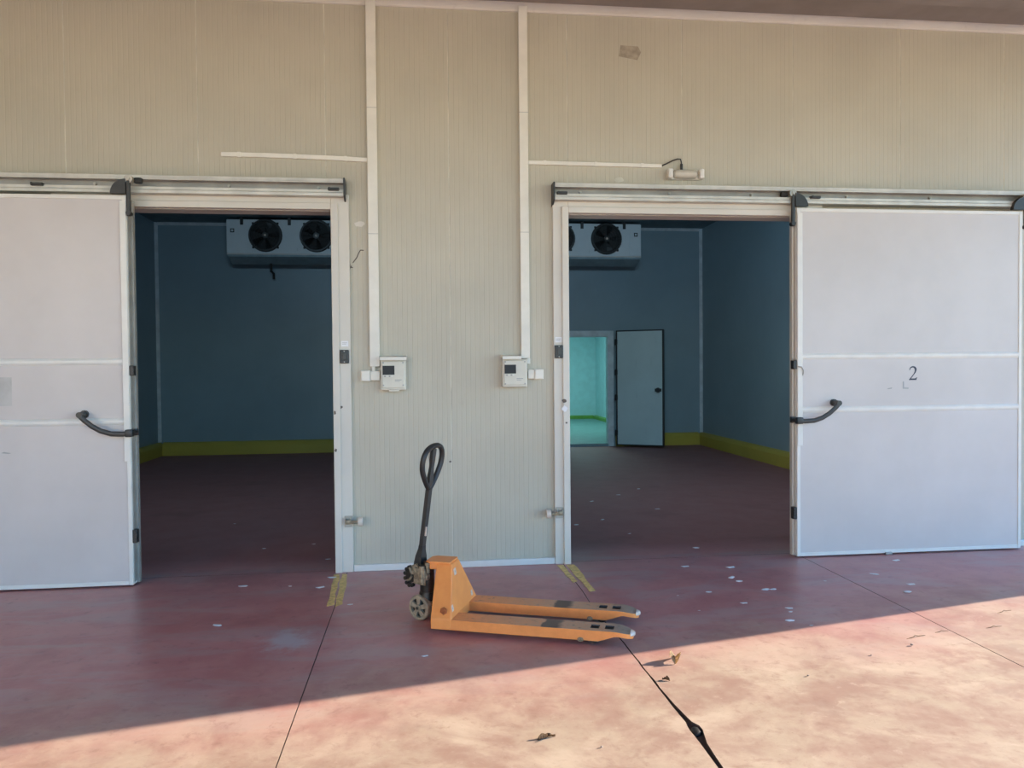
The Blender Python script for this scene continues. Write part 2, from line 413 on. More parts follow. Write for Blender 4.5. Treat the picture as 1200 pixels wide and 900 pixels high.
# frame of the small hinged door
bm = bm_new()
add_box(bm, (SD1, YB-.045, 0), (SD1+.11, YB, SDZ+.11), 0, .005); add_box(bm, (SD0-.11, YB-.045, 0), (SD0, YB, SDZ+.11), 0, .005); add_box(bm, (SD0, YB-.045, SDZ), (SD1, YB, SDZ+.11), 0, .005)
add_box(bm, (SD1-.012, YB-.03, .056), (SD1, YB+.12, SDZ)); add_box(bm, (SD0, YB-.03, .056), (SD0+.012, YB+.12, SDZ)); add_box(bm, (SD0, YB-.03, SDZ-.012), (SD1, YB+.12, SDZ))
struct(obj('trim_door_back', bm, 'inner_trim'), 'pale frame round the small doorway in the back wall', 'door frame')
# hinged leaf, standing open into the room
hx, hy = 3.845, 15.10; ang = math.atan2(14.62-hy, 4.66-hx); LW = math.hypot(4.66-hx, 14.62-hy)
d3 = struct(empty('door_hinged', (hx, hy, .03), ang), 'grey hinged cold-room door standing open beside the lit doorway', 'door')
LH = 2.28
boxes('panel', [((.02, -.03, .02), (LW-.02, .05, LH-.02))], 'leafdoor', d3, bev=.004)
bm = bm_new()
for a, b in (((0, -.036, 0), (.025, .055, LH)), ((LW-.025, -.036, 0), (LW, .055, LH)), ((.025, -.036, 0), (LW-.025, .055, .025)), ((.025, -.036, LH-.025), (LW-.025, .055, LH))): add_box(bm, a, b, 0, .004)
tag(obj('gasket', bm, 'black', d3), 'black gasket edging')
bm = bm_new(); add_cyl(bm, (LW-.10, -.03, 1.10), (LW-.10, -.075, 1.10), .025, 16); add_cyl(bm, (LW-.10, -.075, 1.10), (LW-.10, -.115, 1.10), .05, 18, .042)
add_box(bm, (LW-.17, -.05, 1.07), (LW-.04, -.03, 1.13), 0, .008); h = obj('handle', bm, 'black', d3, True); tag(h, 'black release knob')
for zz in (.25, .95, 1.45, 2.05):
    bm = bm_new(); add_box(bm, (-.028, -.025, zz-.05), (.03, -.036-.012, zz+.05), 0, .006); add_cyl(bm, (-.012, -.03, zz-.06), (-.012, -.03, zz+.06), .014, 10)
    obj('hinge', bm, 'black', d3)

# ------------------------------------------------------------------ door frames of the two big openings
def frame(name, x0, x1, lab, wide_l, wide_r):
    """x0,x1 = inner edges of the opening"""
    y0 = WY-.055; y1 = WY-.035
    bm = bm_new()
    add_box(bm, (x0-wide_l, y1, 0), (x0-.0, WY, 2.955), 0, .004); add_box(bm, (x1, y1, 0), (x1+wide_r, WY, 2.955), 0, .004)
    add_box(bm, (x0, y1, OZ), (x1, WY, 2.955), 0, .004)
    # raised inner architrave
    add_box(bm, (x0-.055, y0, 0), (x0, y1, OZ+.05), 0, .005); add_box(bm, (x1, y0, 0), (x1+.055, y1, OZ+.05), 0, .005)
    add_box(bm, (x0, y0, OZ), (x1, y1, OZ+.05), 0, .005)
    # lining through the wall
    add_box(bm, (x0-.01, WY, 0), (x0+.004, WY+.17, OZ)); add_box(bm, (x1-.004, WY, 0), (x1+.01, WY+.17, OZ)); add_box(bm, (x0, WY, OZ-.004), (x1, WY+.17, OZ+.01))
    struct(obj(name, bm, 'frame'), lab, 'door frame')
frame('trim_doorway_left', OL0, OL1+.004, 'scuffed cream frame of the left doorway', .14, .138)
frame('trim_doorway_right', OR0-.004, OR1, 'scuffed cream frame of the right doorway', .126, .14)

# ------------------------------------------------------------------ sliding rails
def rail(x0, x1, lab, stops, screws, open_end):
    t = tag(empty('sliding_door_rail', ((x0+x1)/2, WY, 2.95)), lab, 'rail'); ox, oy, oz = t.location
    def B(a, b): return ((a[0]-ox, a[1]-oy, a[2]-oz), (b[0]-ox, b[1]-oy, b[2]-oz))
    bm = bm_new(); yf = 6.10
    add_box(bm, *B((x0, 6.175, 2.93), (x1, WY, 3.062)))
    obj('back_plate', bm, 'alu_dark', t)
    bm = bm_new()
    add_box(bm, *B((x0, yf, 3.034), (x1, 6.175, 3.062)), bev=.004); add_box(bm, *B((x0, yf, 3.028), (x1, yf+.008, 3.04)))
    obj('top_cover', bm, 'alu', t)
    bm = bm_new()
    add_prism(bm, [(yf-oy, 2.928-oz), (6.175-oy, 2.928-oz), (6.175-oy, 2.978-oz), (yf+.012-oy, 2.978-oz), (yf+.012-oy, 2.958-oz), (yf-oy, 2.950-oz)], 'x', x0-ox, x1-ox)
    obj('track', bm, 'alu', t)
    for e in open_end:
        bm = bm_new(); xe = x0 if e < 0 else x1
        add_prism(bm, [(yf-.006-oy, 3.066-oz), (WY-oy, 3.066-oz), (WY-oy, 2.89-oz), (6.16-oy, 2.90-oz), (yf-.006-oy, 2.93-oz)], 'x', xe-ox, xe-ox+e*.012)
        tag(obj('end_plate', bm, 'black', t), 'dark end plate')
    for s in stops:
        bm = bm_new(); add_box(bm, *B((s-.042, yf-.012, 2.968), (s+.042, yf+.03, 2.99)), bev=.004); add_cyl(bm, (s-.03-ox, yf-.012-oy, 2.983-oz), (s-.03-ox, yf-.02-oy, 2.983-oz), .008, 8)
        tag(obj('stop_clip', bm, 'black', t), 'black stop clip')
    for s in screws:
        bm = bm_new(); add_cyl(bm, (s-ox, 6.175-oy, 3.004-oz), (s-ox, 6.160-oy, 3.004-oz), .012, 8); add_cyl(bm, (s-ox, 6.16-oy, 3.004-oz), (s-ox, 6.152-oy, 3.004-oz), .006, 8)
        obj('screw', bm, 'steel', t)
    return t
rail(-4.6, -.585, 'long aluminium sliding rail above the left doorway', (-2.80, -.66), (-2.42, -1.45, -.78), (1,))
rail(1.062, 5.62, 'long aluminium sliding rail above the right doorway', (1.12, 3.24), (1.28, 2.02, 2.72, 3.55, 4.30), (-1,))

# ------------------------------------------------------------------ sliding doors
def sliding_door(name, x0, x1, yf, inner, lab, hang):
    """inner = +1 when the opening is on the door's right, -1 on its left"""
    z0, z1, T = .012, 2.885, .085
    if yf < 6.05: T = .11
    xc = (x0+x1)/2
    d = struct(empty(name, (xc, yf, 0)), lab, 'sliding door')
    a, b = x0-xc, x1-xc
    boxes('panel', [((a+.012, .006, z0+.012), (b-.012, T, z1-.008))], 'door', d, bev=.003)
    bm = bm_new(); e = .030
    add_box(bm, (a, 0, z0), (a+e, T+.004, z1), 0, .004); add_box(bm, (b-e, 0, z0), (b, T+.004, z1), 0, .004)
    add_box(bm, (a+e, 0, z1-e), (b-e, T+.004, z1), 0, .004); add_box(bm, (a+e, 0, z0), (b-e, T+.004, z0+e), 0, .004)
    obj('edge_profile', bm, 'strip', d)
    for zz in (1.226, 1.668):
        bm = bm_new(); w = .026
        add_prism(bm, [(.006, zz-w), (.001, zz-w*.7), (-.003, zz-w*.3), (-.003, zz+w*.3), (.001, zz+w*.7), (.006, zz+w)], 'x', a+e, b-e)
        tag(obj('trim_strip', bm, 'strip', d), 'glossy white horizontal strip')
    ie = b if inner > 0 else a           # edge at the opening
    # rubber seal and edge lath on the inner edge; left seal greyed for shade
    bm = bm_new(); add_box(bm, (ie, T-.035, z0), (ie+inner*.018, T+.012, z1-.02), 0, .004); add_box(bm, (ie, .018, z0+.02), (ie+inner*.005, T-.02, z1-.02))
    tag(obj('edge_seal', bm, 'frame' if inner < 0 else 'alu_dark', d), 'beige edge seal' if inner < 0 else 'edge seal coloured grey for its shaded face')
    bm = bm_new(); add_box(bm, (ie-inner*.045, -.008, .93), (ie-inner*.002, .0, z1-.04), 0, .003); obj('edge_lath', bm, 'strip', d)
    # handle
    pts0 = [(.0, 1.146), (.07, 1.139), (.15, 1.143), (.22, 1.165), (.28, 1.200), (.33, 1.242), (.372, 1.286)]
    pts = []
    for i in range(len(pts0)-1):
        for s in range(3):
            u = s/3; pts.append((pts0[i][0]*(1-u)+pts0[i+1][0]*u, pts0[i][1]*(1-u)+pts0[i+1][1]*u))
    pts.append(pts0[-1])
    bm = bm_new(); hy = -.085
    add_tube(bm, [(ie+inner*.045-inner*x, hy, z) for x, z in pts], .019, 10, ry=.012, up=Vector((0, 1, 0)))
    hd = obj('handle', bm, 'darkhandle', d, True); tag(hd, 'curved charcoal pull handle')
    bm = bm_new()
    add_cyl(bm, (ie-inner*.318, hy-.012, 1.283), (ie-inner*.318, .006, 1.283), .021, 14); add_cyl(bm, (ie-inner*.318, -.012, 1.283), (ie-inner*.318, .006, 1.283), .030, 14)
    obj('handle_post', bm, 'darkhandle', hd, True)
    bm = bm_new()
    add_box(bm, (ie-inner*.004, hy-.022, 1.118), (ie+inner*.05, hy+.026, 1.172), 0, .008); add_cyl(bm, (ie+inner*.030, hy, 1.145), (ie+inner*.030, .03, 1.145), .016, 12)
    add_box(bm, (ie, .012, 1.12), (ie+inner*.045, .04, 1.17), 0, .004)
    obj('handle_post', bm, 'black', hd, True)
    # edge guides
    for zz, hh in ((1.60, .075), (.372, .10)):
        bm = bm_new()
        add_box(bm, (ie-inner*.002, .0, zz-hh/2), (ie+inner*.032, .052, zz+hh/2), 0, .006); add_cyl(bm, (ie+inner*.02, -.008, zz-.018), (ie+inner*.02, .03, zz-.018), .014, 10)
        add_cyl(bm, (ie+inner*.02, -.008, zz+.022), (ie+inner*.02, .03, zz+.022), .012, 10)
        tag(obj('edge_guide', bm, 'black', d), 'small black edge guide')
    if inner < 0:   # bent cable loop under the guide
        bm = bm_new(); add_tube(bm, [(ie+.0, -.01, 1.585), (ie+.03, -.02, 1.58), (ie+.045, -.02, 1.555), (ie+.047, -.012, 1.53), (ie+.046, .0, 1.51)], .005, 8); obj('cable_loop', bm, 'steel', d, True)
    # roller hangers with quarter-round covers
    for hx, sx in hang:
        hx -= xc
        hg = tag(obj('roller_hanger', hanger_mesh(hx, sx, z1), 'black', d), 'black quarter-round roller hanger')
        bm = bm_new(); add_cyl(bm, (hx-sx*.018, -.004, 3.006), (hx-sx*.018, .05, 3.006), .030, 16); add_cyl(bm, (hx-sx*.018, -.012, 3.006), (hx-sx*.018, -.004, 3.006), .012, 8)
        obj('roller', bm, 'steel', hg, True)
        bm = bm_new(); add_box(bm, (hx-sx*.10, .035, 2.985), (hx-sx*.042, .075, 3.026), 0, .010); obj('rubber_buffer', bm, 'rubber', hg)
    return d, xc
def hanger_mesh(hx, sx, z1):
    bm = bm_new(); r = .108
    poly = [(hx, z1+.012)] + [(hx+sx*r*math.cos(t*math.pi/24), z1+.012+r*math.sin(t*math.pi/24)) for t in range(13)]
    add_prism(bm, poly, 'y', -.010, .030)
    add_box(bm, (hx-sx*.030, -.006, z1-.150), (hx-sx*.002, .020, z1+.11), 0, .006)     # strap down the edge
    add_cyl(bm, (hx-sx*.020, -.016, z1-.13), (hx-sx*.020, .03, z1-.13), .018, 12)
    return bm
YL, YR = 6.0, 6.075
sliding_door('door_left', -4.10, -2.142, YL, 1, 'left white sliding cold-room door with grey patch on it', [(-2.142, -1), (-4.06, 1)])
dr, drc = sliding_door('door_right', 3.066, 5.082, YR, -1, 'right white sliding cold-room door marked with the number 2', [(3.052, 1), (5.10, -1)])
dl = bpy.data.objects['door_left']
# number on the right door
two = [(.03, .72), (.06, .83), (.13, .93), (.24, .99), (.33, .99), (.45, .95), (.53, .86), (.55, .74), (.52, .62), (.45, .50), (.33, .35), (.15, .115), (.42, .115), (.50, .135), (.55, .20),
       (.585, .20), (.53, 0), (0, 0), (0, .03), (.20, .26), (.33, .43), (.40, .56), (.43, .69), (.41, .80), (.35, .88), (.26, .90), (.16, .87), (.10, .80), (.06, .71)]
bm = bm_new(); k = .118
add_prism(bm, [(4.055-drc+x*k*1.05, 1.462+y*k) for x, y in two], 'y', .0035, .0062)
tag(obj('number', bm, 'ink', dr), 'dark serif numeral 2')
bm = bm_new(); add_prism(bm, [(4.00-drc, 1.39), (4.05-drc, 1.388), (4.052-drc, 1.40), (4.012-drc, 1.402), (4.010-drc, 1.452), (4.0-drc, 1.45)], 'y', .0045, .0062)
tag(obj('tape_residue', bm, 'greyprint', dr), 'grey tape residue')
bm = bm_new(); add_prism(bm, [(3.86-drc, 1.388), (3.90-drc, 1.392), (3.905-drc, 1.402), (3.87-drc, 1.396)], 'y', .0045, .0062); obj('scuff', bm, 'greyprint', dr)
boxes('floor_guide', [((3.84-drc, -.012, .001), (3.90-drc, .03, .022))], 'steel', dr, bev=.004)
# grey patch and scuffs on the left door
bm = bm_new(); add_box(bm, (-3.30+3.121, .0045, 1.352), (-2.958+3.121, .0062, 1.560)); 
tag(obj('patch', bm, 'tapegrey', dl), 'faded grey sticker patch')
M['tapegrey2'] = plain('faded_grey_sticker', (.49, .465, .44), .4, var=.10, scale=9)
bpy.data.objects['patch'].data.materials[0] = M['tapegrey2']
bm = bm_new(); add_prism(bm, [(-3.04+3.121, 1.01), (-2.99+3.121, 1.003), (-2.97+3.121, 1.008), (-3.02+3.121, 1.018)], 'y', .0045, .0062); obj('scuff', bm, 'greyprint', dl)

# ------------------------------------------------------------------ cable ducts, controllers, lamp
def duct(x, w, z0, z1, lab, foot):
    t = tag(empty('cable_duct', (x, WY, z0)), lab, 'cable duct', None)
    bm = bm_new(); h = z1-z0
    add_box(bm, (-w/2, -.035, .0), (w/2, 0, h), 0, .003); add_box(bm, (-w/2-.003, -.040, .0), (w/2+.003, -.026, h), 0, .003)
    obj('trunking', bm, 'duct', t)
    for zz in (h*.36, h*.70):
        bm = bm_new(); add_box(bm, (-w/2-.004, -.0415, zz-.0015), (w/2+.004, -.026, zz+.0015)); tag(obj('cover_joint', bm, 'greyprint', t), 'thin dark joint line')
    bm = bm_new(); add_box(bm, (-.012+foot, -.03, -.045), (.014+foot, -.008, .002), 0, .004); obj('cable_tail', bm, 'duct', t)
    return t
duct(-.368, .070, 1.615, WT-.002, 'left vertical cream cable duct running up to the soffit', -.012)
duct(.826, .064, 1.670, 4.47, 'right vertical cream cable duct running up the wall', .025)
def hduct(x0, z0, x1, z1, t, lab, sag=0):
    bm = bm_new(); n = 12; rings = []
    for i in range(n+1):
        u = i/n; x = x0+(x1-x0)*u; z = z0+(z1-z0)*u - sag*math.sin(math.pi*u*1.0)
        rings.append([bm.verts.new((x, WY+dy, z+dz)) for dy, dz in ((0, -t/2), (-.018, -t/2), (-.020, -t/2+.003), (-.020, t/2-.003), (-.018, t/2), (0, t/2))])
    for i in range(n):
        for k in range(6): bm.faces.new((rings[i][k], rings[i][(k+1) % 6], rings[i+1][(k+1) % 6], rings[i+1][k]))
    bm.faces.new(rings[0]); bm.faces.new(rings[-1][::-1])
    for u in (.12, .5, .85):
        x = x0+(x1-x0)*u; z = z0+(z1-z0)*u - sag*math.sin(math.pi*u)
        add_box(bm, (x-.012, WY-.024, z-t/2-.003), (x+.012, WY, z+t/2+.003), 0, .002)
    return tag(obj('cable_duct', bm, 'duct'), lab, 'cable duct')
hduct(-1.51, 3.252, -.409, 3.232, .034, 'thin horizontal cable duct left of the left vertical duct', -.006)
hduct(.866, 3.240, 1.965, 3.234, .030, 'thin horizontal cable duct leading to the wall lamp', 0)
def controller(x, lab, narrow):
    t = tag(empty('temperature_controller', (x, WY, 1.43)), lab, 'controller')
    w = .098 if not narrow else .100; H = .235
    bm = bm_new(); add_box(bm, (-w, -.085, 0 if not narrow else .012), (w, 0, H), 0, .008); obj('case', bm, 'box', t)
    bm = bm_new(); add_box(bm, (-w+.012, -.095, .016 if not narrow else .028), (w-.012, -.083, H-.012), 0, .006); obj('front_cover', bm, 'box', t)
    bm = bm_new()
    add_prism(bm, [(0, H+.034), (-.125, H+.022), (-.125, H-.002), (-.118, H-.002), (-.113, H+.012), (0, H+.018)], 'x', -w-.003, w+.006 if not narrow else w-.052)
    tag(obj('rain_hood', bm, 'duct', t), 'cream projecting hood')
    bm = bm_new(); add_box(bm, (-w+.016, -.099, .120), (-w+.108, -.094, .190), 0, .003); tag(obj('display', bm, 'screen', t), 'black display')
    for i in range(4):
        bm = bm_new(); add_cyl(bm, (-w+.034+i*.018, -.094, .108), (-w+.034+i*.018, -.100, .108), .006, 10); tag(obj('button', bm, 'button' if i % 2 else 'greyprint', t), 'small round button')
    bm = bm_new(); add_box(bm, (.012, -.0965, .076), (.064, -.094, .082)); add_box(bm, (.012, -.0965, .066), (.050, -.094, .070)); tag(obj('print', bm, 'greyprint', t), 'grey printed lines')
    for sx in (-1, 1):
        for zz in (.03, H-.03):
            bm = bm_new(); add_cyl(bm, (sx*(w-.022), -.094, zz+.008), (sx*(w-.022), -.099, zz+.008), .006, 8); obj('screw', bm, 'greyprint', t)
    if not narrow:
        bm = bm_new(); add_box(bm, (-.035, -.08, -.012), (.045, -.02, .002), 0, .004); obj('cable_entry', bm, 'box', t)
controller(-.224, 'grey-white temperature controller box beside the left duct', False)
controller(.733, 'grey-white temperature controller box beside the right duct', True)
def junction(x, sx, lab):
    t = tag(empty('junction_box', (x, WY, 1.54)), lab, 'junction box')
    bm = bm_new(); add_box(bm, (-.037, -.055, -.04), (.037, 0, .045), 0, .006); obj('case', bm, 'duct', t)
    bm = bm_new(); add_box(bm, (-.031, -.061, -.034), (.031, -.054, .039), 0, .004); obj('lid', bm, 'duct', t)
    bm = bm_new(); add_box(bm, (sx*.038, -.046, -.034), (sx*(.112 if sx > 0 else .088), 0, .040), 0, .006); add_box(bm, (sx*.060, -.048, -.035), (sx*.064, -.02, .041)); obj('cable_gland', bm, 'duct', t)
junction(-.440, 1, 'small cream junction box left of the left controller')
junction(.950-.018, -1, 'small cream junction box right of the right controller')
# wall lamp
t = tag(empty('bulkhead_lamp', (2.155, WY, 3.165)), 'small elongated wall lamp above the right doorway', 'lamp')
bm = bm_new(); add_box(bm, (-.150, -.03, -.042), (.150, 0, .042), 0, .012); obj('base', bm, 'duct', t)
bm = bm_new()
rings = []
for i in range(9):
    u = -1+i/4; s = math.sqrt(max(0, 1-abs(u)**6))*.9+.1
    rings.append([bm.verts.new((u*.118, -.03-.045*s*math.sin(math.pi*k/8), .038*s*math.cos(math.pi*k/8))) for k in range(9)])
for i in range(8):
    for k in range(8): bm.faces.new((rings[i][k], rings[i][k+1], rings[i+1][k+1], rings[i+1][k]))
bm.faces.new(rings[0]); bm.faces.new(rings[-1][::-1])
tag(obj('diffuser', bm, 'glass', t, True), 'dull frosted cover')
for sx in (-1, 1):
    bm = bm_new(); add_box(bm, (sx*.112, -.078, -.040), (sx*.152, -.004, .040), 0, .012); obj('end_cap', bm, 'strip', t)
bm = bm_new(); add_tube(bm, [(-.19, -.012, .070), (-.15, -.020, .088), (-.10, -.026, .112), (-.06, -.026, .126), (-.035, -.026, .124), (-.028, -.026, .10), (-.027, -.022, .04)], .0055, 8)
add_cyl(bm, (-.027, -.026, .04), (-.027, -.026, .085), .011, 10); tag(obj('cable', bm, 'black', t, True), 'black looped cable')

# switches, stickers, latches on the frames
FY = WY-.035
for x, z, lab in ((-.600, 1.694, 'black switch on the left doorway frame'), (1.094, 1.722, 'black switch on the right doorway frame')):
    t = tag(empty('door_switch', (x, FY, z)), lab, 'switch')
    boxes('housing', [((-.034, -.030, -.052), (.034, 0, .052))], 'black', t, bev=.006)
    boxes('rocker', [((-.014, -.037, -.026), (.016, -.029, .028))], 'darkhandle', t, bev=.004)
    boxes('screw', [((-.004, -.032, -.046), (.004, -.029, -.038))], 'steel', t); boxes('screw', [((-.004, -.032, .038), (.004, -.029, .046))], 'steel', t)
for x, z, lab in ((-.598, 1.795, 'small white sticker above the black switch on the left frame'), (1.096, 1.818, 'small white sticker above the black switch on the right frame')):
    t = tag(boxes('sticker', [((x-.028, FY-.002, z-.022), (x+.028, FY, z+.022), 0), ((x-.020, FY-.0026, z-.004), (x+.012, FY-.002, z-.001), 1), ((x-.020, FY-.0026, z+.006), (x+.018, FY-.002, z+.009), 1)], ['paper', 'greyprint']), lab, 'sticker')
def latch(x, z, sx, lab):
    """sx = side where the rubber roller sits"""
    t = tag(empty('door_stop', (x, FY, z)), lab, 'door stop')
    bm = bm_new(); add_box(bm, (-.030, -.006, -.045), (.030, 0, .045), 0, .002); add_box(bm, (-.026, -.040, -.012), (-.018, -.006, .030)); add_box(bm, (.018, -.040, -.012), (.026, -.006, .030)); obj('bracket', bm, 'steel', t)
    bm = bm_new(); add_cyl(bm, (-.02, -.034, -.002), (sx*.105, -.034, -.002), .011, 12); add_box(bm, (-.022, -.046, -.016), (.022, -.024, .018), 0, .004); obj('bolt', bm, 'bronze', t, True)
    bm = bm_new(); add_cyl(bm, (sx*.078, -.034, 0), (sx*.112, -.034, 0), .036, 18); tag(obj('roller', bm, 'whitecap', t, True), 'white plastic roller')
latch(-.588, .402, 1, 'steel bolt latch with white roller on the left frame')
latch(1.092, .420, -1, 'steel bolt latch with white roller on the right frame')
# scraps of tape, marks on frames and walls (each a thin thing stuck to the surface)
def blotch(name, cx, cz, y, w, h, mat, lab, cat, n=11, seed=1, grp=None):
    rnd = random.Random(seed); bm = bm_new()
    poly = []
    for i in range(n):
        a = 2*math.pi*i/n; q = .7+.4*rnd.random()
        poly.append((cx+w/2*q*math.cos(a), cz+h/2*q*math.sin(a)))
    add_prism(bm, poly, 'y', y-.0012, y); return tag(obj(name, bm, mat), lab, cat, grp)
bm = bm_new(); add_prism(bm, [(1.615, 4.115), (1.77, 4.09), (1.80, 4.155), (1.775, 4.20), (1.63, 4.205)], 'y', WY-.0015, WY)
tag(obj('tape_patch', bm, 'tapegrey'), 'square brown tape remnant high on the wall', 'tape')
blotch('tape_patch', 1.615, 3.12, WY, .09, .05, 'joint', 'faint pale tape remnant below the thin horizontal duct', 'tape', seed=4)
bm = bm_new()
add_tube(bm, [(-.575, WY-.002, 2.385), (-.552, WY-.002, 2.42), (-.565, WY-.002, 2.36), (-.54, WY-.002, 2.405), (-.585, WY-.002, 2.405), (-.53, WY-.002, 2.392)], .004, 6)
add_tube(bm, [(-.53, WY-.002, 2.43), (-.50, WY-.002, 2.47), (-.485, WY-.002, 2.505), (-.47, WY-.002, 2.53), (-.445, WY-.002, 2.528)], .004, 6)
tag(obj('pen_scribble', bm, 'smudge'), 'dark scribble on the wall beside the left doorway', 'scribble')
blotch('tape_patch', -.475, 2.735, WY, .085, .05, 'frame', 'faint pale tape remnant above the scribble', 'tape', seed=6)
blotch('grime_spot', -.64, 1.300, FY, .040, .028, 'smudge', 'dark scuff spot in the middle of the left frame', 'scuff', seed=2)
blotch('grime_spot', -.679, 1.258, WY-.055, .020, .034, 'smudge', 'dark scuff spot on the left frame edge below another spot', 'scuff', seed=3)
blotch('grime_spot', -.676, .965, WY-.055, .022, .030, 'smudge', 'lowest dark scuff spot on the left frame', 'scuff', seed=8)
blotch('grime_spot', 1.134, 1.325, WY-.055, .040, .030, 'smudge', 'dark chip on the right frame above a white patch', 'scuff', seed=5)
blotch('white_patch', 1.138, 1.262, WY-.055, .055, .055, 'paper', 'white filler patch on the right frame', 'filler patch', seed=9)
blotch('grime_spot', 1.152, 1.148, WY-.055, .018, .018, 'smudge', 'small dark spot on the right frame below a white patch', 'scuff', seed=10)
blotch('grime_spot', .215, .85, WY, .022, .018, 'smudge', 'small dark spot on the wall above the jack forks', 'scuff', seed=12)

# ------------------------------------------------------------------ evaporators in the rooms
def evaporator(x0, loc_lab, flip):
    L, H, D = 2.25, .62, .55; y = 14.55
    t = tag(empty('evaporator_unit', (x0+L/2, y, 3.70)), loc_lab, 'evaporator'); h = L/2
    boxes('casing', [((-h, 0, .0), (h, D, H))], 'evap', t, bev=.012)
    boxes('end_cover', [((-h-.004, -.006, .01), (-h+.235, D, H-.01))] if not flip else [((h-.235, -.006, .01), (h+.004, D, H-.01))], 'evap', t, bev=.01)
    bm = bm_new(); add_prism(bm, [(-.012, 0), (-.012, -.055), (D*.55, -.155), (D, -.06), (D, 0)], 'x', -h+.02, h-.02); obj('drip_tray', bm, 'tray', t)
    bm = bm_new(); add_box(bm, (-h, -.018, -.02), (h, .0, .006), 0, .004); tag(obj('tray_lip', bm, 'strip', t), 'pale tray lip')
    for fx in ((-.445, .460) if not flip else (-.455, .450)):
        bm = bm_new(); seg = 32
        for r0, r1, y0, y1 in ((.275, .30, -.035, .004), (.245, .275, -.035, .004)):
            pass
        # ring shroud
        prof = [(.300, .0), (.300, -.020), (.285, -.045), (.262, -.045), (.258, .03)]
        rr = [[bm.verts.new((fx+r*math.cos(2*math.pi*k/seg), yy, .33+r*math.sin(2*math.pi*k/seg))) for k in range(seg)] for r, yy in prof]
        for i in range(len(prof)-1):
            for k in range(seg): bm.faces.new((rr[i][k], rr[i][(k+1) % seg], rr[i+1][(k+1) % seg], rr[i+1][k]))
        fan = tag(obj('fan', bm, 'black', t, True), 'dark round fan')
        bm = bm_new(); add_cyl(bm, (fx, -.002, .33), (fx, -.006, .33), .27, 32); obj('backing', bm, 'rubber', fan)  # black disc standing in for the dark recess behind the blades
        for b in range(5):
            bm = bm_new(); a0 = b*2*math.pi/5; vs = []
            for r in (.06, .15, .245):
                for da, dy in ((-.28, -.010), (.28, -.034)):
                    vs.append(bm.verts.new((fx+r*math.cos(a0+da), dy, .33+r*math.sin(a0+da))))
            for i in (0, 2): bm.faces.new((vs[i], vs[i+1], vs[i+3], vs[i+2]))
            bmesh.ops.solidify(bm, geom=bm.faces[:], thickness=.003)
            obj('blade', bm, 'black', fan)
        bm = bm_new(); add_cyl(bm, (fx, -.008, .33), (fx, -.05, .33), .055, 18); obj('hub', bm, 'darkhandle', fan, True)
        bm = bm_new(); add_cyl(bm, (fx, -.05, .33), (fx, -.054, .33), .022, 12); obj('hub_badge', bm, 'label', fan)
        bm = bm_new()
        for r in (.09, .14, .19, .24):
            add_tube(bm, [(fx+r*math.cos(2*math.pi*k/28), -.052, .33+r*math.sin(2*math.pi*k/28)) for k in range(28)], .003, 5, True, up=Vector((0, 1, 0)))
        for k in range(6):
            a = k*math.pi/3; add_tube(bm, [(fx+.05*math.cos(a), -.052, .33+.05*math.sin(a)), (fx+.27*math.cos(a), -.048, .33+.27*math.sin(a))], .003, 5)
        obj('guard', bm, 'black', fan)
        for k in range(4):
            a = math.pi/4+k*math.pi/2; bm = bm_new(); add_box(bm, (fx+.305*math.cos(a)-.02, -.016, .33+.305*math.sin(a)-.02), (fx+.305*math.cos(a)+.02, .0, .33+.305*math.sin(a)+.02), 0, .005); obj('mounting_lug', bm, 'black', fan)
    for bx in ((-.86, -.02, .83) if not flip else (-.83, -.02, .80)):
        bm = bm_new(); add_box(bm, (bx-.028, -.014, H-.10), (bx+.028, .01, H+.035), 0, .006); tag(obj('hanger_bracket', bm, 'black', t), 'dark hanger bracket')
    bm = bm_new(); dx = -h+.72 if not flip else -.3
    add_cyl(bm, (dx, D*.5, -.14), (dx, D*.5, -.30), .022, 12); add_cyl(bm, (dx, D*.5, -.28), (dx, D-.02, -.30), .022, 12); add_cyl(bm, (dx, D-.02, -.30), (dx, D-.02, -.40), .022, 12)
    tag(obj('drain_pipe', bm, 'rubber', t, True), 'dark drain pipe')
    bm = bm_new(); s = 1 if flip else -1
    add_box(bm, (s*(h-.10)-.035, -.010, .38), (s*(h-.10)+.035, -.004, .45), 0); tag(obj('badge', bm, 'black', t), 'small dark square badge')
    bm = bm_new(); add_box(bm, (s*(h-.10)-.018, -.013, .397), (s*(h-.10)+.018, -.0095, .433), 0); obj('badge_centre', bm, 'evap', t)
    return t
evaporator(-3.475, 'pale blue two-fan evaporator under the ceiling of the left room', False)
ev2 = evaporator(1.945, 'pale blue two-fan evaporator under the ceiling of the right room', True)

